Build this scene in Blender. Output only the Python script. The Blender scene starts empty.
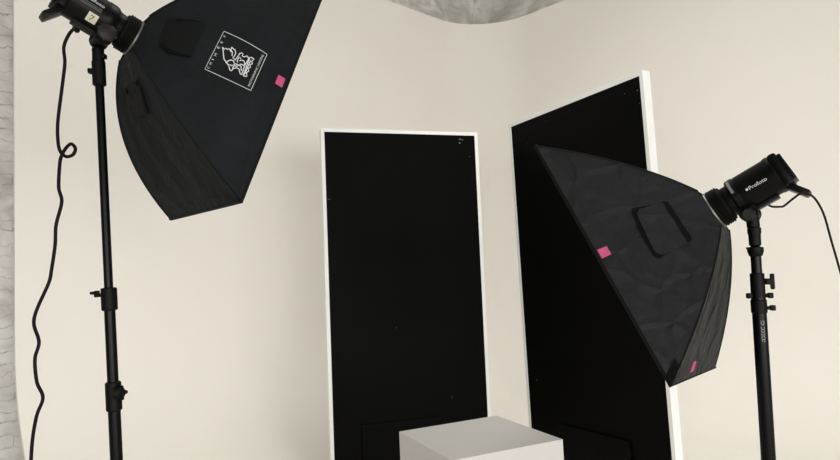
import bpy, bmesh, math, random
from mathutils import Vector, Matrix
random.seed(4)
PI = math.pi
sc = bpy.context.scene
C = sc.collection

# ------------------------------------------------------------------ camera
F = 620.0
EYE = 1.39
pitch = math.atan2(42, F)
roll = math.radians(2.71)
fwd = Vector((0, math.cos(pitch), math.sin(pitch)))
r0 = Vector((1, 0, 0))
u0 = r0.cross(fwd)
right = r0 * math.cos(roll) - u0 * math.sin(roll)
up = u0 * math.cos(roll) + r0 * math.sin(roll)
cam_data = bpy.data.cameras.new('camera')
cam_data.sensor_fit = 'HORIZONTAL'
cam_data.sensor_width = 36
cam_data.lens = F / 840 * 36
cam_data.clip_start = 0.05
cam = bpy.data.objects.new('camera', cam_data)
C.objects.link(cam)
cam.matrix_world = Matrix((
    (right.x, up.x, -fwd.x, 0),
    (right.y, up.y, -fwd.y, 0),
    (right.z, up.z, -fwd.z, EYE),
    (0, 0, 0, 1)))
sc.camera = cam

# ------------------------------------------------------------------ world, daylight, exposure
w = bpy.data.worlds.new('daylight')
sc.world = w
w.use_nodes = True
bg = w.node_tree.nodes['Background']
bg.inputs[0].default_value = (1.0, 0.985, 0.95, 1)
bg.inputs[1].default_value = 0.22


def area(name, loc, target, sx, sy, power, color=(1, 1, 1)):
    d = bpy.data.lights.new(name, 'AREA')
    d.shape = 'RECTANGLE'
    d.size, d.size_y, d.energy, d.color = sx, sy, power, color
    o = bpy.data.objects.new(name, d)
    C.objects.link(o)
    o.location = loc
    o.rotation_euler = (Vector(target) - Vector(loc)).to_track_quat('-Z', 'Y').to_euler()
    return o


area('window_daylight_right', (4.0, -3.0, 1.3), (-0.3, 4.2, -0.6), 4.5, 2.0, 165, (1.0, 0.99, 0.97))
area('added_downlight', (1.1, 3.6, 5.3), (0.9, 3.7, 0), 3.0, 2.0, 46, (1.0, 0.98, 0.94)).data.spread = math.radians(105)  # unseen fill from above, added to brighten the floor and cove
area('window_daylight_rear', (0.6, -4.4, 1.4), (0.6, 5, -1.6), 7.0, 2.2, 280, (1.0, 0.985, 0.96))
sc.view_settings.view_transform = 'Standard'
sc.view_settings.look = 'None'
sc.view_settings.gamma = 1
sc.view_settings.use_curve_mapping = False
sc.view_settings.exposure = 0.0


# ------------------------------------------------------------------ materials
def mat(name, color, rough=0.6, metal=0.0, spec=0.5, bump=None, mottle=None, aniso=None):
    m = bpy.data.materials.new(name)
    m.use_nodes = True
    nt = m.node_tree
    b = nt.nodes['Principled BSDF']
    b.inputs['Base Color'].default_value = (*color, 1)
    b.inputs['Roughness'].default_value = rough
    b.inputs['Metallic'].default_value = metal
    b.inputs['Specular IOR Level'].default_value = spec
    tc = nt.nodes.new('ShaderNodeTexCoord')
    if mottle:
        sc_, amt = mottle
        n = nt.nodes.new('ShaderNodeTexNoise')
        n.inputs['Scale'].default_value = sc_
        n.inputs['Detail'].default_value = 4
        nt.links.new(tc.outputs['Object'], n.inputs['Vector'])
        r = nt.nodes.new('ShaderNodeValToRGB')
        r.color_ramp.elements[0].position = 0.3
        r.color_ramp.elements[1].position = 0.7
        r.color_ramp.elements[0].color = (*[c * (1 - amt) for c in color], 1)
        r.color_ramp.elements[1].color = (*[min(1, c * (1 + amt)) for c in color], 1)
        nt.links.new(n.outputs['Fac'], r.inputs['Fac'])
        nt.links.new(r.outputs['Color'], b.inputs['Base Color'])
    if bump:
        bs, bst, bd = bump
        n = nt.nodes.new('ShaderNodeTexNoise')
        n.inputs['Scale'].default_value = bs
        n.inputs['Detail'].default_value = 3
        if aniso:
            mp = nt.nodes.new('ShaderNodeMapping')
            mp.inputs['Scale'].default_value = aniso
            nt.links.new(tc.outputs['Object'], mp.inputs['Vector'])
            nt.links.new(mp.outputs['Vector'], n.inputs['Vector'])
        else:
            nt.links.new(tc.outputs['Object'], n.inputs['Vector'])
        bp = nt.nodes.new('ShaderNodeBump')
        bp.inputs['Strength'].default_value = bst
        bp.inputs['Distance'].default_value = bd
        nt.links.new(n.outputs['Fac'], bp.inputs['Height'])
        nt.links.new(bp.outputs['Normal'], b.inputs['Normal'])
    return m


def add_creases(m, scale, strength, dist):
    """fold creases: edges of a warped cell pattern raised as soft bumps over the existing bump"""
    nt = m.node_tree
    L = nt.links.new
    b = nt.nodes['Principled BSDF']
    old = b.inputs['Normal'].links[0].from_node
    tc = nt.nodes.new('ShaderNodeTexCoord')
    wn = nt.nodes.new('ShaderNodeTexNoise')
    wn.inputs['Scale'].default_value = scale * .6
    wn.inputs['Detail'].default_value = 2
    mx = nt.nodes.new('ShaderNodeMixRGB')
    mx.blend_type = 'LINEAR_LIGHT'
    mx.inputs['Fac'].default_value = 0.09
    L(tc.outputs['Object'], wn.inputs['Vector'])
    L(tc.outputs['Object'], mx.inputs['Color1'])
    L(wn.outputs['Color'], mx.inputs['Color2'])
    v = nt.nodes.new('ShaderNodeTexVoronoi')
    v.feature = 'DISTANCE_TO_EDGE'
    v.inputs['Scale'].default_value = scale
    L(mx.outputs['Color'], v.inputs['Vector'])
    r = nt.nodes.new('ShaderNodeValToRGB')
    r.color_ramp.elements[0].color = (1, 1, 1, 1)
    r.color_ramp.elements[1].color = (0, 0, 0, 1)
    r.color_ramp.elements[1].position = 0.16
    L(v.outputs['Distance'], r.inputs['Fac'])
    bp = nt.nodes.new('ShaderNodeBump')
    bp.inputs['Strength'].default_value = strength
    bp.inputs['Distance'].default_value = dist
    L(r.outputs['Color'], bp.inputs['Height'])
    L(old.outputs['Normal'], bp.inputs['Normal'])
    L(bp.outputs['Normal'], b.inputs['Normal'])


def brick_mat():
    """old brick under many coats of dirty white paint"""
    m = bpy.data.materials.new('painted_brick')
    m.use_nodes = True
    nt = m.node_tree
    L = nt.links.new
    b = nt.nodes['Principled BSDF']
    b.inputs['Roughness'].default_value = 0.7
    tc = nt.nodes.new('ShaderNodeTexCoord')
    br = nt.nodes.new('ShaderNodeTexBrick')
    br.inputs['Scale'].default_value = 1.0
    br.inputs['Brick Width'].default_value = 0.22
    br.inputs['Row Height'].default_value = 0.082
    br.inputs['Mortar Size'].default_value = 0.007
    br.inputs['Mortar Smooth'].default_value = 0.9
    n0 = nt.nodes.new('ShaderNodeTexNoise')
    n0.inputs['Scale'].default_value = 9
    n0.inputs['Detail'].default_value = 4
    L(tc.outputs['UV'], n0.inputs['Vector'])
    mix = nt.nodes.new('ShaderNodeMixRGB')
    mix.blend_type = 'LINEAR_LIGHT'
    mix.inputs['Fac'].default_value = 0.06
    L(tc.outputs['UV'], mix.inputs['Color1'])
    L(n0.outputs['Color'], mix.inputs['Color2'])
    L(mix.outputs['Color'], br.inputs['Vector'])
    n1 = nt.nodes.new('ShaderNodeTexNoise')
    n1.inputs['Scale'].default_value = 3.2
    n1.inputs['Detail'].default_value = 7
    n1.inputs['Distortion'].default_value = 1.2
    L(tc.outputs['UV'], n1.inputs['Vector'])
    ramp = nt.nodes.new('ShaderNodeValToRGB')
    e = ramp.color_ramp.elements
    e[0].position = 0.33
    e[0].color = (0.58, 0.56, 0.515, 1)
    e[1].position = 0.62
    e[1].color = (0.88, 0.865, 0.825, 1)
    L(n1.outputs['Fac'], ramp.inputs['Fac'])
    # thin dirty cracks, in broken stretches along the joints
    n2 = nt.nodes.new('ShaderNodeTexNoise')
    n2.inputs['Scale'].default_value = 5
    n2.inputs['Detail'].default_value = 5
    L(tc.outputs['UV'], n2.inputs['Vector'])
    cr = nt.nodes.new('ShaderNodeValToRGB')
    cr.color_ramp.elements[0].position = 0.55
    cr.color_ramp.elements[1].position = 0.72
    L(n2.outputs['Fac'], cr.inputs['Fac'])
    mul = nt.nodes.new('ShaderNodeMath')
    mul.operation = 'MULTIPLY'
    L(cr.outputs['Color'], mul.inputs[0])
    L(br.outputs['Fac'], mul.inputs[1])
    mx = nt.nodes.new('ShaderNodeMixRGB')
    L(mul.outputs['Value'], mx.inputs['Fac'])
    L(ramp.outputs['Color'], mx.inputs['Color1'])
    mx.inputs['Color2'].default_value = (0.34, 0.33, 0.30, 1)
    L(mx.outputs['Color'], b.inputs['Base Color'])
    add = nt.nodes.new('ShaderNodeMath')
    add.operation = 'SUBTRACT'
    L(n1.outputs['Fac'], add.inputs[0])
    L(br.outputs['Fac'], add.inputs[1])
    bp = nt.nodes.new('ShaderNodeBump')
    bp.inputs['Strength'].default_value = 0.7
    bp.inputs['Distance'].default_value = 0.006
    L(add.outputs['Value'], bp.inputs['Height'])
    L(bp.outputs['Normal'], b.inputs['Normal'])
    return m


M = dict(
    cyc=mat('cyclorama_paint', (0.88, 0.85, 0.795), 0.8, bump=(9, 0.12, 0.01), mottle=(0.9, 0.015), spec=0.25),
    floor=mat('floor_paint', (0.88, 0.85, 0.795), 0.75, bump=(9, 0.12, 0.01), mottle=(0.9, 0.015), spec=0.25),
    ceiling=mat('ceiling_paint', (0.62, 0.61, 0.57), 0.8, bump=(4, 0.4, 0.02), mottle=(2, 0.08)),
    brick=brick_mat(),
    board=mat('black_board_paint', (0.0018, 0.0018, 0.0017), 0.5, spec=0.045, bump=(120, 0.15, 0.001), mottle=(3, 0.15)),
    board_edge=mat('white_board_edge', (0.86, 0.86, 0.84), 0.5, mottle=(6, 0.04)),
    scuff=mat('scuffed_board', (0.22, 0.22, 0.21), 0.7),
    plinth=mat('plinth_paint', (0.52, 0.505, 0.49), 0.5, bump=(60, 0.08, 0.002), mottle=(3, 0.02), spec=0.3),
    fabric=mat('black_nylon', (0.0098, 0.0112, 0.0124), 0.6, spec=0.06, bump=(14, 0.55, 0.02), mottle=(5, 0.18), aniso=(1, 1, 1)),
    fabric2=mat('black_nylon_patch', (0.006, 0.0062, 0.0064), 0.65, spec=0.08, bump=(30, 0.4, 0.006)),
    velcro=mat('black_hook_tape', (0.003, 0.003, 0.003), 0.95, spec=0.1),
    diff=mat('white_diffusion_cloth', (0.82, 0.82, 0.82), 0.8, bump=(10, 0.3, 0.01)),
    pink=mat('pink_gaffer_tape', (0.42, 0.05, 0.15), 0.65, mottle=(60, 0.15)),
    plastic=mat('black_plastic', (0.002, 0.002, 0.002), 0.38, spec=0.12, bump=(200, 0.1, 0.0005), mottle=(20, 0.2)),
    rubber=mat('black_rubber', (0.002, 0.002, 0.002), 0.7, spec=0.1),
    metal=mat('black_anodised_tube', (0.002, 0.0016, 0.002), 0.3, spec=0.13, mottle=(8, 0.2)),
    castm=mat('black_cast_metal', (0.002, 0.002, 0.002), 0.5, spec=0.12),
    knob=mat('dark_grey_knob', (0.012, 0.012, 0.0125), 0.5, spec=0.25),
    silver=mat('brushed_aluminium', (0.17, 0.17, 0.16), 0.5, metal=0.9),
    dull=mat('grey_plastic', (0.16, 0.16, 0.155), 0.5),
    print=mat('white_print', (0.55, 0.56, 0.56), 0.6),
    faded=mat('faded_grey_print', (0.45, 0.45, 0.45), 0.7),
    sticker=mat('beige_paper_sticker', (0.52, 0.49, 0.37), 0.8, mottle=(80, 0.1)),
    ink=mat('dark_ink', (0.05, 0.045, 0.03), 0.8),
    cable=mat('dark_cable_rubber', (0.007, 0.004, 0.005), 0.55, spec=0.12),
)


M['nylon_creased'] = mat('creased_black_nylon', (0.0112, 0.0118, 0.0126), 0.6, spec=0.12, bump=(14, 0.5, 0.02), mottle=(5, 0.15))
add_creases(M['nylon_creased'], 7, 0.8, 0.006)
add_creases(M['fabric'], 5, 0.3, 0.005)


# ------------------------------------------------------------------ helpers
def obj(name, bm, m, parent=None, smooth=False):
    me = bpy.data.meshes.new(name)
    bmesh.ops.recalc_face_normals(bm, faces=bm.faces)
    bm.to_mesh(me)
    bm.free()
    me.materials.append(m)
    if smooth:
        for p in me.polygons:
            p.use_smooth = True
        if smooth != 'all':
            me.set_sharp_from_angle(angle=math.radians(smooth if smooth is not True else 35))
    o = bpy.data.objects.new(name, me)
    C.objects.link(o)
    if parent:
        o.parent = parent
    return o


def thing(name, label, cat, matrix, group=None):
    o = bpy.data.objects.new(name, None)
    o.empty_display_size = 0.1
    C.objects.link(o)
    o.matrix_world = matrix
    o['label'] = label
    o['category'] = cat
    if group:
        o['group'] = group
    return o


def tag(o, label, cat, group=None):
    o['label'] = label
    o['category'] = cat
    if group:
        o['group'] = group
    return o


def struct(name, bm, m, smooth=False):
    o = obj(name, bm, m, None, smooth)
    o['kind'] = 'structure'
    return o


def box(bm, lo, hi, bevel=0.0, mtx=None):
    r = bmesh.ops.create_cube(bm, size=1)
    vs = r['verts']
    for v in vs:
        v.co = Vector([(lo[i] + hi[i]) / 2 + v.co[i] * (hi[i] - lo[i]) for i in range(3)])
    if bevel:
        es = list({e for v in vs for e in v.link_edges})
        rb = bmesh.ops.bevel(bm, geom=es, offset=bevel, segments=2, affect='EDGES', profile=0.6)
        vs = list({v for f in rb['faces'] for v in f.verts} | {v for v in vs if v.is_valid})
    if mtx:
        bmesh.ops.transform(bm, matrix=mtx, verts=vs)
    return vs


def lathe(bm, prof, axis='Z', n=40, origin=(0, 0, 0), mtx=None):
    """prof = [(axial, radius)]; closed by caps"""
    rings = []
    for a, r in prof:
        ring = []
        for k in range(n):
            t = 2 * PI * k / n
            c, s = r * math.cos(t), r * math.sin(t)
            p = {'Z': (c, s, a), 'X': (a, c, s), 'Y': (c, a, s)}[axis]
            v = Vector(p) + Vector(origin)
            ring.append(bm.verts.new(mtx @ v if mtx else v))
        rings.append(ring)
    for i in range(len(rings) - 1):
        for k in range(n):
            bm.faces.new((rings[i][k], rings[i][(k + 1) % n], rings[i + 1][(k + 1) % n], rings[i + 1][k]))
    bm.faces.new(rings[0][::-1])
    bm.faces.new(rings[-1])
    return bm


def smooth_path(pts, sub=8):
    P = [Vector(p) for p in pts]
    P = [P[0] * 2 - P[1]] + P + [P[-1] * 2 - P[-2]]
    out = []
    for i in range(1, len(P) - 2):
        for k in range(sub):
            t = k / sub
            a, b, c, d = P[i - 1], P[i], P[i + 1], P[i + 2]
            out.append(0.5 * ((2 * b) + (c - a) * t + (2 * a - 5 * b + 4 * c - d) * t * t + (3 * b - a - 3 * c + d) * t ** 3))
    out.append(P[-2])
    return out


def tube(bm, path, r, n=10):
    rings = []
    prev = None
    for i, p in enumerate(path):
        t = (path[min(i + 1, len(path) - 1)] - path[max(i - 1, 0)]).normalized()
        if prev is None:
            a = t.orthogonal().normalized()
        else:
            a = (prev - t * prev.dot(t)).normalized()
        prev = a
        b = t.cross(a)
        rr = r(i / (len(path) - 1)) if callable(r) else r
        rings.append([bm.verts.new(p + (a * math.cos(2 * PI * k / n) + b * math.sin(2 * PI * k / n)) * rr) for k in range(n)])
    for i in range(len(rings) - 1):
        for k in range(n):
            bm.faces.new((rings[i][k], rings[i][(k + 1) % n], rings[i + 1][(k + 1) % n], rings[i + 1][k]))
    bm.faces.new(rings[0][::-1])
    bm.faces.new(rings[-1])
    return bm


def B():
    return bmesh.new()


def text_geo(s):
    """flat outline of lettering: unit height 1 approx, origin at its left baseline"""
    cu = bpy.data.curves.new('t', 'FONT')
    cu.body = s
    cu.size = 1.0
    cu.resolution_u = 3
    o = bpy.data.objects.new('t', cu)
    C.objects.link(o)
    bpy.context.view_layer.update()
    me = bpy.data.meshes.new_from_object(o)
    vs = [(v.co.x, v.co.y) for v in me.vertices]
    fs = [tuple(p.vertices) for p in me.polygons]
    bpy.data.objects.remove(o)
    bpy.data.curves.remove(cu)
    bpy.data.meshes.remove(me)
    x0 = min(v[0] for v in vs); x1 = max(v[0] for v in vs)
    y0 = min(v[1] for v in vs); y1 = max(v[1] for v in vs)
    return vs, fs, (x0, y0, x1, y1)


def add_geo(bm, vs3, fs):
    V = [bm.verts.new(v) for v in vs3]
    for f in fs:
        try:
            bm.faces.new([V[i] for i in f])
        except ValueError:
            pass


def text_on(bm, s, fn, width=None, height=None):
    """fn(a, b): a in 0..1 along the reading direction, b in 0..1 up"""
    vs, fs, (x0, y0, x1, y1) = text_geo(s)
    add_geo(bm, [fn((x - x0) / (x1 - x0), (y - y0) / (y1 - y0)) for x, y in vs], fs)


# ------------------------------------------------------------------ the setting
CYC_H = 4.33
COVE = 1.04
RAD = 0.74
# plan of the cyclorama: left wall y = x + 6.77, right wall y = -x + 8.56, rounded corner
A0, A1 = 6.74, 8.44
corner = Vector(((A1 - A0) / 2, (A1 + A0) / 2))
dl = Vector((-1, -1)).normalized()
dr = Vector((1, -1)).normalized()
left_len = (corner - Vector((-2.669, -2.669 + A0))).length
right_len = 6.4
plan = []       # (point, inward normal)
nl = Vector((1, -1)).normalized()
nr = Vector((-1, -1)).normalized()
for k in range(13):
    plan.append((corner + dl * (left_len + (RAD - left_len) * k / 12), nl))
cc = corner + dl * RAD + nl * RAD
for k in range(1, 24):
    a = PI / 2 * k / 24
    n = (nl * math.cos(a) + nr * math.sin(a)).normalized()
    plan.append((cc - n * RAD, n))
for k in range(13):
    plan.append((corner + dr * (RAD + (right_len - RAD) * k / 12), nr))


def csect(i):
    """wall section: straight down, then a floor sweep of one radius all along"""
    c = COVE
    out = [(0.0, CYC_H - (CYC_H - c) * k / 14) for k in range(15)]
    for k in range(1, 17):
        a = PI / 2 * k / 16
        out.append((c * (1 - math.cos(a)), c * (1 - math.sin(a))))
    out.append((c + 0.06, 0.0))
    return out


sect = csect(20)
bm = B()


def plan_at(i, s):
    """plan position pushed s into the room; where the sweep outgrows the corner radius the two sides meet in a mitre"""
    p, n = plan[i]
    if 12 < i < 36:
        q = p + n * s if s < RAD else corner + (nl + nr) * s
    else:
        d, ax, nn = ((p - corner).length, dl, nl) if i <= 12 else ((p - corner).length, dr, nr)
        q = corner + ax * max(d, s) + nn * s
    return q


grid = [[bm.verts.new((*plan_at(i, s), z + 0.0005)) for s, z in csect(i)] for i in range(len(plan))]
for i in range(len(grid) - 1):
    for j in range(len(sect) - 1):
        bm.faces.new((grid[i][j], grid[i + 1][j], grid[i + 1][j + 1], grid[i][j + 1]))
bmesh.ops.remove_doubles(bm, verts=bm.verts, dist=0.0002)
cyc = struct('wall_back', bm, M['cyc'], 'all')
sol = cyc.modifiers.new('thickness', 'SOLIDIFY')
sol.thickness = 0.03
es = cyc.modifiers.new('crisp_rim', 'EDGE_SPLIT')
es.split_angle = math.radians(40)
# shell goes outwards, away from the room
cyc.data.update()
cn = cyc.data.polygons[5].normal
sol.offset = 1.0 if cn.x * nl.x + cn.y * nl.y < 0 else -1.0

bm = B()
box(bm, (-5.5, -3.0, -0.12), (6.2, 9.2, 0.0))
struct('floor', bm, M['floor'])
bm = B()
box(bm, (-5.5, -3.0, 5.6), (6.2, 9.2, 5.75))
struct('ceiling', bm, M['ceiling'])


def brick_wall(name, p0, p1, h):
    """a real slab 0.25 m thick, with UVs in metres so that the brick courses run level"""
    p0, p1 = Vector(p0), Vector(p1)
    d = (p1 - p0)
    L_ = d.length
    d.normalize()
    n = Vector((-d.y, d.x))
    bm = B()
    uvl = bm.loops.layers.uv.new('UVMap')
    c = [p0, p1, p1 + n * 0.25, p0 + n * 0.25]
    lo = [bm.verts.new((q.x, q.y, 0)) for q in c]
    hi = [bm.verts.new((q.x, q.y, h)) for q in c]
    for k in range(4):
        f = bm.faces.new((lo[k], lo[(k + 1) % 4], hi[(k + 1) % 4], hi[k]))
        ln = L_ if k % 2 == 0 else 0.25
        for lp, uv in zip(f.loops, ((0, 0), (ln, 0), (ln, h), (0, h))):
            lp[uvl].uv = uv
    bm.faces.new(hi)
    bm.faces.new(lo[::-1])
    return struct(name, bm, M['brick'])


g = 0.32
bc = corner + Vector((0, g * 1.4142))
# left brick wall runs behind the cyclorama and out past its left end
brick_wall('wall_left', (bc + dl * 8.2)[:], bc[:], 5.6)
brick_wall('wall_right', (bc)[:], (bc + dr * 7.0)[:], 5.6)


# ------------------------------------------------------------------ black boards with white edges
def board(label, corner_xy, yaw_deg, width, lean_deg, scuffs, foot=(0.22, 0.345)):
    mtx = Matrix.Translation((corner_xy[0], corner_xy[1], 0)) @ Matrix.Rotation(math.radians(yaw_deg), 4, 'Z') \
        @ Matrix.Translation((0, 0, 2.44 + math.sin(math.radians(lean_deg)) * width / 2)) @ Matrix.Rotation(math.radians(lean_deg), 4, 'Y') @ Matrix.Translation((0, 0, -2.44))
    t = thing('studio_flat', label, 'panel', mtx, 'black studio flats')
    Wd, Ht, T, lip = width, 2.44, 0.058, 0.026
    bm = B()
    box(bm, (lip, 0.0015, 0.012), (Wd - lip, T - 0.002, Ht - lip))
    obj('black_face', bm, M['board'], t)
    bm = B()
    box(bm, (0, 0, 0.01), (lip, T, Ht), 0.002)
    box(bm, (Wd - lip, 0, 0.01), (Wd, T, Ht), 0.002)
    box(bm, (lip, 0, Ht - lip), (Wd - lip, T, Ht), 0.002)
    box(bm, (lip, 0, 0.0), (Wd - lip, T, 0.012), 0.002)
    f = obj('white_frame', bm, M['board_edge'], t)
    # low black pocket plate near the foot of the board
    bm = B()
    box(bm, (foot[0], -0.014, 0.02), (foot[0] + 0.59, 0.001, foot[1]), 0.003)
    obj('foot_plate', bm, M['board'], t)
    for (x, z, sx, sz) in scuffs:
        bm = B()
        nn = 11
        vs = []
        for k in range(nn):
            rr = .5 * random.uniform(.35, 1.1)
            vs.append(bm.verts.new((x + sx * rr * math.cos(2 * PI * k / nn), 0.0007, z + sz * rr * math.sin(2 * PI * k / nn))))
        bm.faces.new(vs)
        obj('scuff_mark', bm, M['scuff'], t)
    return t


board('tall black panel with thin white edges, facing the camera behind the white plinth',
      (-0.672, 4.345), 17.04, 1.2, 0.35,
      [(1.055, 2.385, .02, .012), (1.075, 2.38, .03, .006), (1.05, 2.355, .012, .02), (1.128, 2.253, .010, .006), (.045, 1.93, .03, .004), (.5, 1.0, .008, .01), (.9, .47, .006, .02)])
board('tall black panel turned sideways with a bright white side edge, behind the right softbox',
      (0.680, 4.449), -61.05, 1.227, -0.9,
      [(1.18, 2.338, .010, .008), (1.09, 2.345, .009, .009), (1.19, 2.26, .007, .01), (.4, 2.36, .008, .008), (.2, 2.25, .01, .006), (.12, .62, .01, .01), (.7, 1.9, .006, .006)], (0.333, 0.366))


# ------------------------------------------------------------------ plinth
px = [(-0.114, 2.362), (0.065, 1.977), (0.452, 2.157), (0.273, 2.542)]
S_ = 0.426
bm = B()
box(bm, (0, 0, 0.0), (S_, S_, 0.80), 0.0015)
t = obj('plinth', bm, M['plinth'])
t.matrix_world = Matrix.Translation((px[0][0], px[0][1], 0)) @ Matrix.Rotation(math.atan2(px[1][1] - px[0][1], px[1][0] - px[0][0]), 4, 'Z')
tag(t, 'square white plinth with a flat top, standing in front of the black panels', 'plinth')


# ------------------------------------------------------------------ softboxes
class SoftboxShape:
    def __init__(s, D, L, W, r0, kx, ky, kz, near):
        s.D, s.L, s.W, s.r0, s.kx, s.ky, s.kz, s.near = D, L, W, r0, kx, ky, kz, near

    def prof(s, t):
        b = lambda a, m, c: (1 - t) ** 2 * a + 2 * t * (1 - t) * m + t * t * c
        return b(0, s.kx * s.D, s.D), b(s.r0, s.ky * s.L / 2, s.L / 2), b(s.r0, s.kz * s.W / 2, s.W / 2)

    def face(s, side, u, t, off=0.0):
        x, hy, hz = s.prof(t)
        tt = min(max(t, 0), 1)
        sag = .012 * (1 - u * u) * math.sin(PI * tt)
        if side == 'n':
            p = (x, u * hy, hz - sag + off)
        elif side == 'f':
            p = (x, u * hy, -(hz - sag + off))
        elif side == 's':
            p = (x, -(hy - sag + off), u * hz)
        else:
            p = (x, hy - sag + off, u * hz)
        return Vector((p[0], p[1], p[2] * s.near))


def patch(bm, S, side, quad, off, nu=10, nv=10, thick=0.0):
    """quad of (u, t) corners a b c d -> curved patch lying on the face, closed with a rim"""
    a, b, c, d = quad
    def P(i, j, o):
        x, y = i / nu, j / nv
        u = (a[0] * (1 - x) + b[0] * x) * (1 - y) + (d[0] * (1 - x) + c[0] * x) * y
        t = (a[1] * (1 - x) + b[1] * x) * (1 - y) + (d[1] * (1 - x) + c[1] * x) * y
        return S.face(side, u, t, o)
    G = [[bm.verts.new(P(i, j, off)) for j in range(nv + 1)] for i in range(nu + 1)]
    H = [[bm.verts.new(P(i, j, off - thick)) for j in range(nv + 1)] for i in range(nu + 1)] if thick else None
    for i in range(nu):
        for j in range(nv):
            bm.faces.new((G[i][j], G[i + 1][j], G[i + 1][j + 1], G[i][j + 1]))
            if H:
                bm.faces.new((H[i][j], H[i][j + 1], H[i + 1][j + 1], H[i + 1][j]))
    if H:
        for i in range(nu):
            bm.faces.new((G[i][0], H[i][0], H[i + 1][0], G[i + 1][0]))
            bm.faces.new((G[i][nv], G[i + 1][nv], H[i + 1][nv], H[i][nv]))
        for j in range(nv):
            bm.faces.new((G[0][j], G[0][j + 1], H[0][j + 1], H[0][j]))
            bm.faces.new((G[nu][j], H[nu][j], H[nu][j + 1], G[nu][j + 1]))


def wrinkle(side, u, t, seed):
    a = math.sin(7 * u + 3 * t + seed) * math.sin(5 * t - 4 * u + seed * 2)
    b = math.sin(17 * u - 9 * t + seed * 3) * math.sin(11 * t + 13 * u + seed)
    edge = (1 - u * u) * math.sin(PI * min(1, max(0, t)))
    return (a * 0.004 + b * 0.0016) * edge * (0.45 if seed < 2 else 1.5)


def softbox(label, P, R, S, seed, cloth='fabric'):
    m = Matrix([list(R[i]) + [P[i]] for i in range(3)] + [[0, 0, 0, 1]])
    t = thing('softbox', label, 'softbox', m, 'black rectangular softboxes')
    # fabric cover: four tensioned faces
    bm = B()
    n = 26
    for side, sd in (('n', 0), ('f', 1), ('s', 2), ('o', 3)):
        G = [[bm.verts.new(S.face(side, -1 + 2 * i / n, j / n, wrinkle(side, -1 + 2 * i / n, j / n, seed + sd))) for j in range(n + 1)] for i in range(n + 1)]
        for i in range(n):
            for j in range(n):
                bm.faces.new((G[i][j], G[i + 1][j], G[i + 1][j + 1], G[i][j + 1]))
    bmesh.ops.remove_doubles(bm, verts=bm.verts, dist=0.0004)
    sh = obj('fabric_cover', bm, M[cloth], t, 30)
    # sewn seams along the four corner rods
    bm = B()
    for sy in (-1, 1):
        for sz in (-1, 1):
            pts = []
            for k in range(25):
                x, hy, hz = S.prof(k / 24)
                pts.append(Vector((x, sy * hy, sz * hz)))
            tube(bm, pts, 0.0028, 6)
    obj('corner_seam', bm, M['fabric2'], t, 'all')
    # hem band round the front opening
    bm = B()
    D, L, W = S.D, S.L, S.W
    y, z = L / 2, W / 2
    o_, i_ = 0.0035, -0.004
    x0, x1 = D - 0.005, D + 0.006
    ring = lambda x, e: [bm.verts.new((x, sy * (y + e), sz * (z + e))) for sy, sz in ((-1, -1), (1, -1), (1, 1), (-1, 1))]
    r1, r2, r3, r4 = ring(x0, o_), ring(x1, o_), ring(x1, i_), ring(x0, i_)
    for ra, rb in ((r1, r2), (r2, r3), (r3, r4), (r4, r1)):
        for k in range(4):
            bm.faces.new((ra[k], ra[(k + 1) % 4], rb[(k + 1) % 4], rb[k]))
    obj('front_hem', bm, M['fabric2'], t)
    # front diffusion cloth, slightly recessed and bellied
    bm = B()
    G = [[bm.verts.new((D + 0.001 - 0.008 * math.cos(PI * (i / 12 - .5)) * math.cos(PI * (j / 12 - .5)), (i / 6 - 1) * (y - .006), (j / 6 - 1) * (z - .006))) for j in range(13)] for i in range(13)]
    for i in range(12):
        for j in range(12):
            bm.faces.new((G[i][j], G[i + 1][j], G[i + 1][j + 1], G[i][j + 1]))
    obj('diffusion_cloth', bm, M['diff'], t, 'all')
    # speed ring
    bm = B()
    lathe(bm, [(-0.0078, 0.040), (-0.0078, 0.064), (-0.006, 0.067), (-0.002, 0.0685), (0.004, 0.066), (0.016, 0.062), (0.016, 0.040)], 'X', 48)
    obj('speed_ring', bm, M['silver'], t, 30)['label'] = 'silver metal mounting ring'
    return t


def ribbon(bm, pts, wd, fn, closed=False):
    """flat stroke of width wd through 2D pts, mapped by fn to 3D"""
    P = [Vector(p) for p in pts]
    Q = []
    segs = len(P) if closed else len(P) - 1
    for i in range(segs):
        a, b = P[i], P[(i + 1) % len(P)]
        k = max(1, int((b - a).length / 12))
        Q += [a.lerp(b, j / k) for j in range(k)]
    if not closed:
        Q.append(P[-1])
    n = len(Q)
    Lr = []
    for i in range(n):
        a = Q[(i - 1) % n] if closed or i > 0 else Q[i]
        b = Q[(i + 1) % n] if closed or i < n - 1 else Q[i]
        d = (b - a)
        d = d.normalized() if d.length > 1e-9 else Vector((1, 0))
        nn = Vector((-d.y, d.x)) * wd / 2
        Lr.append((bm.verts.new(fn(Q[i] + nn)), bm.verts.new(fn(Q[i] - nn))))
    for i in range(n if closed else n - 1):
        j = (i + 1) % n
        bm.faces.new((Lr[i][0], Lr[j][0], Lr[j][1], Lr[i][1]))


def tape(S, t, side, u, tt, du, dt, skew=0.0):
    bm = B()
    patch(bm, S, side, [(u - du, tt - dt), (u + du, tt - dt + skew), (u + du, tt + dt + skew), (u - du, tt + dt)], 0.0052, 5, 5, 0.002)
    obj('pink_tape', bm, M['pink'], t)['label'] = 'small square of bright pink tape'


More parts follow.
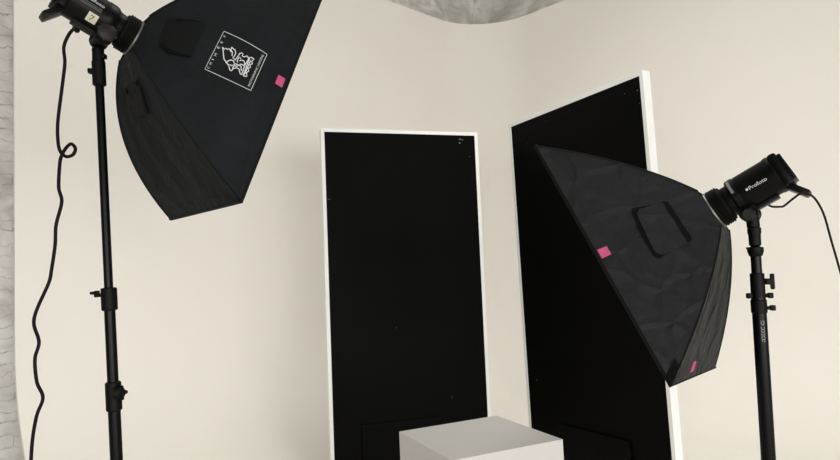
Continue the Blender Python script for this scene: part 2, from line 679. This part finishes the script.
LP = (-0.9717, 2.1270, 2.2564)
LR = [[0.6726, 0.29588, 0.67828], [0.62039, 0.27421, -0.7348], [-0.4034, 0.91502, 0.00087]]
RP = (1.0078, 2.117, 1.5517)
RR = [[-0.73477, -0.33932, 0.58735], [0.49845, 0.31721, 0.8068], [-0.46008, 0.88557, -0.06394]]
SL = SoftboxShape(0.4544, 0.92, 0.6194, .07, .24, .64, 1.0, 1)
SR = SoftboxShape(0.3388, 0.9065, 0.6204, .07, .30, .55, .60, -1)

tl = softbox('large black softbox with a white printed emblem, upper left on the tallest stand', LP, LR, SL, 0.4)
tr = softbox('plain black softbox with a rounded flap, on the right-hand stand before the side panel', RP, RR, SR, 2.1, 'nylon_creased')

tape(SL, tl, 'n', 0.0135, 0.958, 0.042, 0.021)
tape(SR, tr, 'n', 0.0019, 0.950, 0.037, 0.031)
tape(SR, tr, 's', 0.31, 0.93, 0.070, 0.028)

# right softbox: rounded vent flap with a strip of hook tape, corner strap, hem fold
bm = B()
fq = [(0.294, 0.626), (0.345, 0.375), (-0.375, 0.392), (-0.262, 0.664)]


def rounded_patch(bm, S, side, quad, off, thick, rad=0.16, n=14):
    a, b, c, d = quad
    def P(x, y, o):
        u = (a[0] * (1 - x) + b[0] * x) * (1 - y) + (d[0] * (1 - x) + c[0] * x) * y
        t = (a[1] * (1 - x) + b[1] * x) * (1 - y) + (d[1] * (1 - x) + c[1] * x) * y
        return S.face(side, u, t, o)
    G = {}
    for i in range(n + 1):
        for j in range(n + 1):
            x, y = i / n, j / n
            # squeeze x for rows near the outer (x=0) corners so that they read as rounded
            e = min(y, 1 - y)
            x2 = x
            if e < rad:
                cut = rad - math.sqrt(max(0, rad * rad - (rad - e) ** 2))
                x2 = cut + (1 - cut) * x
            G[i, j] = (bm.verts.new(P(x2, y, off + 0.002 * math.sin(PI * x) * math.sin(PI * y))), bm.verts.new(P(x2, y, off - thick)))
    for i in range(n):
        for j in range(n):
            bm.faces.new((G[i, j][0], G[i + 1, j][0], G[i + 1, j + 1][0], G[i, j + 1][0]))
            bm.faces.new((G[i, j][1], G[i, j + 1][1], G[i + 1, j + 1][1], G[i + 1, j][1]))
    for i in range(n):
        bm.faces.new((G[i, 0][0], G[i, 0][1], G[i + 1, 0][1], G[i + 1, 0][0]))
        bm.faces.new((G[i, n][0], G[i + 1, n][0], G[i + 1, n][1], G[i, n][1]))
        bm.faces.new((G[0, i][0], G[0, i + 1][0], G[0, i + 1][1], G[0, i][1]))
        bm.faces.new((G[n, i][0], G[n, i][1], G[n, i + 1][1], G[n, i + 1][0]))


rounded_patch(bm, SR, 'n', fq, 0.008, 0.008)
flap = obj('vent_flap', bm, M['nylon_creased'], tr, 30)
bm = B()
rounded_patch(bm, SR, 'n', [(0.325, 0.655), (0.33, 0.50), (-0.30, 0.50), (-0.285, 0.69)], 0.0035, 0.004)
obj('flap_binding', bm, M['velcro'], flap, 30)
bm = B()
patch(bm, SR, 'n', [(0.37, 0.345), (0.37, 0.383), (-0.385, 0.386), (-0.385, 0.342)], 0.012, 8, 3, 0.006)
obj('hook_tape', bm, M['velcro'], tr)
bm = B()
patch(bm, SR, 'n', [(-0.94, 0.90), (-0.995, 0.90), (-0.995, 1.0), (-0.94, 1.0)], 0.006, 2, 6, 0.004)
obj('corner_strap', bm, M['velcro'], tr)
# hem fold lines parallel to the rim on both softboxes
for S, t, w_, sgn in ((SR, tr, 0.10, 1), (SL, tl, 0.05, 1)):
    for side in ('n', 's', 'f', 'o'):
        bm = B()
        k = 30
        rows = []
        for i in range(k + 1):
            u = -0.985 + 1.97 * i / k
            d = w_ * (1 - u ** 4) + 0.015
            rows.append([bm.verts.new(S.face(side, u, tt, oo)) for tt, oo in ((1 - d, 0.0005), (1 - d + .012, 0.0035), (0.999, 0.0035))])
        for i in range(k):
            for j in range(2):
                bm.faces.new((rows[i][j], rows[i + 1][j], rows[i + 1][j + 1], rows[i][j + 1]))
        obj('rim_hem', bm, M['fabric' if S is SL else 'nylon_creased'], t, 30)

# left softbox: two vent flaps with small hook tabs
bm = B()
patch(bm, SL, 'n', [(0.42, 0.16), (0.325, 0.432), (-0.232, 0.437), (-0.325, 0.19)], 0.007, 10, 10, 0.006)
flap = obj('vent_flap', bm, M['fabric2'], tl, 30)
bm = B()
patch(bm, SL, 'n', [(0.39, 0.225), (0.345, 0.225), (0.33, 0.275), (0.37, 0.27)], 0.012, 4, 4, 0.004)
obj('hook_tab', bm, M['velcro'], flap)
bm = B()
patch(bm, SL, 'n', [(-0.27, 0.205), (-0.36, 0.205), (-0.365, 0.265), (-0.28, 0.26)], 0.014, 4, 4, 0.004)
obj('hook_tab', bm, M['velcro'], flap)
bm = B()
patch(bm, SL, 'n', [(-0.325, 0.25), (-0.385, 0.27), (-0.245, 0.435), (-0.225, 0.435)], 0.011, 4, 6, 0.006)
obj('hook_tab', bm, M['velcro'], flap)
bm = B()
patch(bm, SL, 'n', [(0.355, 0.27), (0.345, 0.27), (0.325, 0.40), (0.332, 0.40)], 0.009, 3, 6, 0.004)
obj('hook_tab', bm, M['velcro'], flap)
bm = B()
patch(bm, SL, 's', [(-0.30, 0.185), (0.42, 0.205), (0.27, 0.425), (-0.43, 0.405)], 0.007, 10, 10, 0.006)
flap = obj('vent_flap', bm, M['fabric2'], tl, 30)
bm = B()
patch(bm, SL, 's', [(-0.35, 0.205), (-0.27, 0.205), (-0.27, 0.24), (-0.35, 0.24)], 0.012, 4, 4, 0.004)
obj('hook_tab', bm, M['velcro'], flap)
bm = B()
patch(bm, SL, 's', [(0.30, 0.205), (0.38, 0.205), (0.38, 0.235), (0.30, 0.235)], 0.012, 4, 4, 0.004)
obj('hook_tab', bm, M['velcro'], flap)
bm = B()
patch(bm, SL, 's', [(0.39, 0.26), (0.43, 0.26), (0.26, 0.415), (0.21, 0.415)], 0.011, 4, 6, 0.006)
obj('hook_tab', bm, M['velcro'], flap)

# printed emblem: strokes drawn on a plane of 276 x 353 units mapped onto the side panel
Lc = {'c': (-0.205, 0.8338), 'b': (0.1809, 0.84), 'a': (0.2436, 0.5567), 'd': (-0.277, 0.5509)}
oc, ob_, oa, od = Vector((352, 437)), Vector((465, 185)), Vector((155, 30)), Vector((32, 287))
e1, e2 = ob_ - oc, od - oc
det = e1.x * e2.y - e1.y * e2.x


def logo(p, off=0.0024):
    q = Vector(p) - oc
    x = (q.x * e2.y - q.y * e2.x) / det
    y = (e1.x * q.y - e1.y * q.x) / det
    u = (Lc['c'][0] * (1 - x) + Lc['b'][0] * x) * (1 - y) + (Lc['d'][0] * (1 - x) + Lc['a'][0] * x) * y
    t = (Lc['c'][1] * (1 - x) + Lc['b'][1] * x) * (1 - y) + (Lc['d'][1] * (1 - x) + Lc['a'][1] * x) * y
    return SL.face('n', u, t, off + max(0, wrinkle('n', u, t, 0.4)))


bm = B()
ribbon(bm, [oc, ob_, oa, od], 3.6, logo, True)
fr = obj('printed_border', bm, M['print'], tl)
strokes = [
    [(150, 142), (156, 165), (158, 185), (165, 225), (185, 250), (200, 270), (208, 300), (220, 305), (232, 290), (255, 285), (270, 292), (280, 325), (290, 332), (300, 300), (310, 270), (325, 245), (338, 222)],
    [(150, 142), (165, 157), (175, 150), (185, 160), (198, 155), (207, 165), (212, 180)],
    [(215, 145), (225, 155), (240, 165), (246, 185), (238, 205), (226, 215), (243, 235), (255, 215), (262, 210)],
    [(215, 145), (212, 165), (222, 180), (220, 205)],
    [(178, 250), (195, 238), (215, 232), (232, 240), (240, 262), (222, 272), (205, 262)],
    [(262, 210), (272, 190), (285, 185), (297, 192), (290, 205), (305, 212), (325, 205), (338, 222)],
    [(258, 250), (262, 225), (270, 215), (283, 222)],
    [(275, 240), (285, 232), (302, 238), (312, 255), (300, 270), (290, 262), (275, 262)],
    [(245, 258), (262, 265), (285, 275), (287, 305)],
    [(225, 290), (240, 270), (262, 276)],
    [(346, 212), (300, 338)],
    [(352, 212), (374, 224), (356, 242), (364, 256), (346, 264), (350, 280), (334, 290), (338, 306), (322, 318), (326, 342), (306, 342), (308, 326)],
    [(350, 235), (335, 270), (322, 300), (312, 325)],
]
bm = B()
for s_ in strokes:
    ribbon(bm, s_, 6.8, logo)
obj('printed_emblem', bm, M['print'], fr)
e1n = e1.normalized()
e2n = e2.normalized()
bm = B()
for ch, c_ in zip('CHIMERA', ((58, 278), (71, 250), (86, 224), (103, 196), (122, 142), (143, 106), (160, 66))):
    c0 = Vector(c_)
    if ch == 'M':
        c0 = Vector((104, 192))
    wch = 5 if ch == 'I' else (17 if ch == 'M' else 14)
    text_on(bm, ch, lambda a, b, c0=c0, wch=wch: logo(c0 + e1n * (a - .5) * wch + e2n * (b - .5) * 18))
obj('printed_title', bm, M['print'], fr)
bm = B()
o0 = Vector((345, 412))
text_on(bm, 'PHOTOGRAPHIC LIGHTING', lambda a, b: logo(o0 + e1n * a * 238 + e2n * b * 15))
obj('printed_caption', bm, M['print'], fr)


# ------------------------------------------------------------------ flash heads
def flash_head(label, P, R, near, left):
    m = Matrix([list(R[i]) + [P[i]] for i in range(3)] + [[0, 0, 0, 1]])
    t = thing('studio_flash_head', label, 'flash head', m, 'studio flash heads')
    X = lambda prof: [(-s, r) for s, r in prof]
    bm = B()
    pr = [(.0085, .045), (.0085, .064), (.0115, .067)]
    for k in range(4):
        s = .014 + k * .0078
        pr += [(s, .0665), (s + .0035, .0665), (s + .004, .0615), (s + .006, .0615)]
    pr += [(.049, .060), (.051, .053), (.051, .04)]
    lathe(bm, X(pr), 'X', 48)
    obj('bayonet_ring', bm, M['rubber'], t, 30)
    bm = B()
    if left:
        body = [(.045, .050), (.050, .0525), (.066, .053), (.074, .055), (.084, .062), (.096, .0645), (.115, .0640), (.118, .0625), (.222, .0625), (.226, .058), (.226, .03)]
    else:
        body = [(.045, .050), (.050, .0525), (.072, .053), (.074, .061), (.078, .064), (.096, .0645), (.100, .0645), (.102, .0610), (.106, .0625), (.205, .0625), (.211, .065), (.222, .065), (.226, .058), (.226, .03)]
    lathe(bm, X(body), 'X', 56)
    body = obj('lamp_body', bm, M['plastic'], t, 30)
    # rear housing: a slab with flat sides, proud of the tube
    bm = B()
    box(bm, (-0.252, -0.060, -0.054), (-0.222, 0.058, 0.054), 0.012)
    box(bm, (-0.262, -0.048, -0.044), (-0.250, 0.046, 0.044), 0.004)
    obj('rear_cap', bm, M['plastic'], t, 40)
    # handle bar dropping from the rear
    bm = B()
    mt = Matrix.Translation((-.243, -.078, 0)) @ Matrix.Rotation(math.radians(-32), 4, 'Z')
    box(bm, (-.011, -.036, -.032), (.011, .036, .032), 0.007, mt)
    obj('handle', bm, M['plastic'], t, 40)
    # underside rail and tilt bracket
    bm = B()
    box(bm, (-.190, -.072, -.020), (-.060, -.055, .020), 0.005)
    obj('mounting_rail', bm, M['plastic'], t, 40)
    bm = B()
    for z in (-.027, .027):
        lathe(bm, [(-.006, .030), (.006, .030)], 'Z', 28, (-.088, -.068, z))
    box(bm, (-.112, -.092, -.024), (-.066, -.060, .024), 0.006)
    if not left:
        tube(bm, [Vector((-.0745, -.1152, -.0159)), Vector((-.086, -.092, -.0175)), Vector((-.097, -.070, -.018))], .0195, 24)
    br = obj('tilt_bracket', bm, M['castm'], t, 40)
    bm = B()
    zc = near * 0.044
    rr = .030 if left else .019
    lathe(bm, [(-.011, rr * .9), (-.008, rr), (.006, rr), (.011, rr * .8)], 'Z', 32, (-.086, -.056 if left else -.078, zc))
    for k in range(8):
        a = 2 * PI * k / 8
        box(bm, (-.003, -.003, -.008), (.003, .003, .008), 0.001,
            Matrix.Translation((-.086 + rr * math.cos(a), (-.056 if left else -.078) + rr * math.sin(a), zc)))
    obj('tilt_knob', bm, M['knob'], br, 40)
    # lettering on the barrel
    r = .0634
    def cyl(s, phi, rad=r):
        p = math.radians(phi)
        return Vector((-s, rad * math.sin(p), near * rad * math.cos(p)))
    bm = B()
    if left:
        s0, s1, ph, hgt = .192, .128, 8, 11
    else:
        s0, s1, ph, hgt = .132, .190, -8, 11
    text_on(bm, 'Profoto', lambda a, b: cyl(s0 + (s1 - s0) * a, ph + hgt * (b - .4)))
    # little pointed mark before the word
    k = -1 if left else 1
    n_ = 12
    vs = []
    for q in range(n_):
        a = 2 * PI * q / n_
        vs.append(bm.verts.new(cyl(s0 - k * .007 + .0045 * math.cos(a) * (1 if q % 2 else .7), ph + 1 + 3.6 * math.sin(a))))
    bm.faces.new(vs)
    obj('printed_name', bm, M['print'], body)
    if left:
        bm = B()
        G = [[bm.verts.new(cyl(.128 + .032 * i / 8, -56 + 30 * j / 8, .0645)) for j in range(9)] for i in range(9)]
        for i in range(8):
            for j in range(8):
                bm.faces.new((G[i][j], G[i + 1][j], G[i + 1][j + 1], G[i][j + 1]))
        st = obj('number_sticker', bm, M['sticker'], t)
        st['label'] = 'beige paper sticker with a handwritten 7'
        bm = B()
        text_on(bm, '7', lambda a, b: cyl(.151 - .013 * a, -50 + 17 * b, .0652))
        obj('sticker_digit', bm, M['ink'], st)
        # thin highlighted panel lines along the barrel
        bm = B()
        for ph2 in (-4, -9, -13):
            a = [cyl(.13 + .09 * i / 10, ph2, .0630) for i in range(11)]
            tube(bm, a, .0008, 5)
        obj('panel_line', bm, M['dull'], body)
    else:
        bm = B()
        G = [[bm.verts.new(cyl(.081 + .009 * i / 3, 4 + 48 * j / 10, .0665)) for j in range(11)] for i in range(4)]
        for i in range(3):
            for j in range(10):
                bm.faces.new((G[i][j], G[i + 1][j], G[i + 1][j + 1], G[i][j + 1]))
        gb = [(G[i][j]) for i in range(4) for j in range(11)]
        rb = bmesh.ops.extrude_face_region(bm, geom=bm.faces[:])
        for v in [e for e in rb['geom'] if isinstance(e, bmesh.types.BMVert)]:
            q = Vector((0, v.co.y, v.co.z))
            v.co -= q.normalized() * 0.004
        obj('release_button', bm, M['dull'], t)['label'] = 'grey release button'
    return t


flash_head('black studio flash head with beige number 7 sticker, behind the left softbox', LP, LR, 1, True)
flash_head('black studio flash head with grey button, behind the right softbox without sticker', RP, RR, -1, False)


# ------------------------------------------------------------------ light stands
def light_stand(label, base, top, left):
    base, top = Vector(base), Vector(top)
    d = top - base
    H = d.length
    q = d.to_track_quat('Z', 'Y').to_matrix().to_4x4()
    # keep the stand's own X axis towards world X
    zax = d.normalized()
    xax = (Vector((1, 0, 0)) - zax * zax.x).normalized()
    yax = zax.cross(xax)
    m = Matrix(((xax.x, yax.x, zax.x, base.x), (xax.y, yax.y, zax.y, base.y), (xax.z, yax.z, zax.z, base.z), (0, 0, 0, 1)))
    t = thing('light_stand', label, 'light stand', m, 'black light stands')

    def col(name, z0, z1, r, mm='metal', bev=.003):
        bm = B()
        lathe(bm, [(z0, r - bev), (z0 + bev, r), (z1 - bev, r), (z1, r - bev)], 'Z', 32)
        return obj(name, bm, M[mm], t, 30)

    def knob(parent, z, ang, r0_, ln, wing):
        bm = B()
        rot = Matrix.Rotation(math.radians(ang), 4, 'Z')
        lathe(bm, [(0, .006), (ln, .006)], 'X', 12, (r0_, 0, z), rot)
        if wing == 'lever':
            box(bm, (r0_ + ln - .004, -.006, z - .006), (r0_ + ln + .012, .006, z + .016), .003, rot)
            box(bm, (r0_ + ln + .004, -.005, z + .004), (r0_ + ln + .026, .005, z + .014), .003, rot)
        elif wing == 'tee':
            box(bm, (r0_ + ln - .002, -.006, z - .026), (r0_ + ln + .011, .006, z + .026), .005, rot)
            box(bm, (r0_ + ln * .2, -.012, z - .010), (r0_ + ln, .012, z + .010), .004, rot)
        elif wing == 'star':
            lathe(bm, [(0, .014), (.004, .019), (.013, .019), (.016, .013)], 'X', 14, (r0_ + ln - .004, 0, z), rot)
            for k in range(5):
                a = 2 * PI * k / 5
                lathe(bm, [(0, .006), (.014, .006)], 'X', 10, (r0_ + ln - .003, .019 * math.cos(a), z + .019 * math.sin(a)), rot)
        else:
            box(bm, (r0_ + ln - .003, -.010, z - .009), (r0_ + ln + .012, .010, z + .009), .004, rot)
        return obj('clamp_knob', bm, M['castm'], parent, 40)

    if left:
        col('stand_tube', 0.10, 1.02, .0192)
        col('stand_tube', 0.90, 1.33, .0172)
        col('stand_tube', 1.25, H - .07, .0138)
        c1 = col('clamp_collar', .985, 1.080, .0245, 'castm', .004)
        knob(c1, 1.045, -38, .020, .016, 'star')
        c2 = col('clamp_collar', 1.312, 1.388, .0250, 'castm', .004)
        knob(c2, 1.365, 180, .022, .014, 'lever')
        # receiver sleeve and head socket
        c3 = col('receiver_sleeve', H - .115, H - .028, .0215, 'castm', .004)
        knob(c3, H - .062, 180, .019, .004, 'stub')
        bm = B()
        lathe(bm, [(H - .034, .016), (H - .030, .0195), (H + .000, .0185), (H + .010, .0195), (H + .014, .018)], 'Z', 28)
        box(bm, (.004, -.012, H - .022), (.026, .012, H - .006), .004)
        obj('head_socket', bm, M['castm'], t, 35)
    else:
        col('stand_tube', 0.10, 1.26, .0215)
        col('stand_tube', 1.18, H - .05, .0160)
        c1 = col('clamp_collar', 1.205, 1.250, .0240, 'castm', .003)
        c2 = col('clamp_collar', 1.255, 1.335, .0215, 'castm', .003)
        knob(c1, 1.222, -12, .020, .016, 'stub')
        knob(c2, 1.262, -8, .018, .014, 'stub')
        knob(c2, 1.262, 176, .018, .006, 'stub2')
        knob(c2, 1.307, -5, .018, .024, 'tee')
        bm = B()
        lathe(bm, [(H - .085, .014), (H - .080, .020), (H - .066, .0245), (H - .054, .0240), (H - .050, .012)], 'Z', 28)
        box(bm, (-.028, -.006, H - .060), (.012, .006, H - .052), .002)
        obj('tilt_joint', bm, M['castm'], t, 35)
        bm = B()
        lathe(bm, [(H - .052, .010), (H - .046, .018), (H - .012, .0185), (H - .006, .0205), (H + .010, .0205), (H + .014, .014)], 'Z', 28)
        obj('head_socket', bm, M['castm'], t, 35)
        # faint grey maker's print running down the tube, two blocks of tiny worn characters
        bm = B()
        z = 1.183
        for k in range(12):
            hgt = .0042
            ang = math.radians(-98)
            for dz, wd in ((0, .26), (.0014, .26 if k % 2 else .12), (.0028, .20 if k % 3 else .26)):
                vs = []
                for a, zz in ((-wd, z - dz), (wd, z - dz), (wd, z - dz - .0009), (-wd, z - dz - .0009)):
                    vs.append(bm.verts.new((.0218 * math.cos(ang + a), .0218 * math.sin(ang + a), zz)))
                bm.faces.new(vs)
            z -= hgt + .0012
            if k == 2:
                z -= .004
        obj('worn_print', bm, M['faded'], t)
    # tripod base (below the picture)
    col('hub', 0.42, 0.50, .030, 'castm', .004)
    col('hub', 0.12, 0.17, .028, 'castm', .004)
    for k in range(3):
        a = math.radians((95 if left else 80) + 120 * k)
        bm = B()
        e = Vector((math.cos(a), math.sin(a), 0))
        tube(bm, [e * .02 + Vector((0, 0, .45)), e * .46 + Vector((0, 0, .035))], .0115, 12)
        tube(bm, [e * .02 + Vector((0, 0, .145)), e * .235 + Vector((0, 0, .252))], .007, 8)
        lg = obj('leg', bm, M['metal'], t, 40)
        bm = B()
        lathe(bm, [(-.012, .013), (.030, .015)], 'Z', 16, tuple(e * .462 + Vector((0, 0, .017))))
        obj('rubber_foot', bm, M['rubber'], lg, 40)
    return t


light_stand('slim black light stand under the left softbox, beside the hanging looped cable',
            (-0.995, 2.06, 0), (-1.0655, 2.06, 2.185), True)
light_stand('black light stand under the right softbox, with cluster of clamp knobs below its top',
            (1.062, 2.03, 0), (1.0935, 2.03, 1.472), False)

# ------------------------------------------------------------------ cables
lc = [(-1.122, 2.034, 2.256), (-1.145, 2.06, 2.280), (-1.168, 2.10, 2.292), (-1.199, 2.12, 2.277), (-1.216, 2.12, 2.235), (-1.213, 2.12, 2.179), (-1.22, 2.12, 2.117),
      (-1.239, 2.12, 1.972), (-1.239, 2.12, 1.899), (-1.226, 2.112, 1.862), (-1.200, 2.10, 1.842), (-1.174, 2.095, 1.846), (-1.168, 2.10, 1.868),
      (-1.187, 2.11, 1.887), (-1.212, 2.125, 1.880), (-1.231, 2.13, 1.856), (-1.238, 2.128, 1.825), (-1.238, 2.12, 1.741), (-1.228, 2.12, 1.689),
      (-1.248, 2.12, 1.61), (-1.252, 2.12, 1.541), (-1.265, 2.12, 1.456), (-1.275, 2.12, 1.412), (-1.315, 2.12, 1.326), (-1.326, 2.12, 1.276),
      (-1.309, 2.12, 1.214), (-1.323, 2.12, 1.158), (-1.317, 2.12, 1.081), (-1.297, 2.12, 1.027), (-1.321, 2.12, 0.958), (-1.338, 2.12, 0.824),
      (-1.345, 2.12, 0.5), (-1.34, 2.12, 0.15), (-1.36, 2.10, 0.03), (-1.50, 2.0, 0.008), (-1.9, 1.8, 0.007)]
bm = B()
tube(bm, smooth_path(lc, 8), lambda f: .0058 + (.004 * (1 - f * 30) if f < .033 else 0), 10)
tag(obj('power_cable', bm, M['cable'], None, 'all'), 'long dark cable with a small loop hanging down beside the left stand', 'cable')
rc = [(1.1385, 2.011, 1.5525), (1.139, 1.992, 1.546), (1.141, 1.955, 1.542), (1.162, 1.97, 1.545), (1.1598, 1.915, 1.5619), (1.1824, 1.915, 1.5756), (1.204, 1.915, 1.5766), (1.2276, 1.915, 1.5589), (1.2502, 1.915, 1.5098), (1.2659, 1.915, 1.4283), (1.2845, 1.915, 1.3321), (1.3159, 1.915, 1.1543), (1.3356, 1.915, 0.8106), (1.3454, 1.915, 0.3196), (1.38, 1.93, 0.03), (1.55, 1.8, 0.007), (1.9, 1.5, 0.006)]
bm = B()
tube(bm, smooth_path(rc, 8), lambda f: .0034, 10)
tag(obj('power_cable', bm, M['cable'], None, 'all'), 'thin dark cable curving from the right flash head to the picture edge', 'cable')
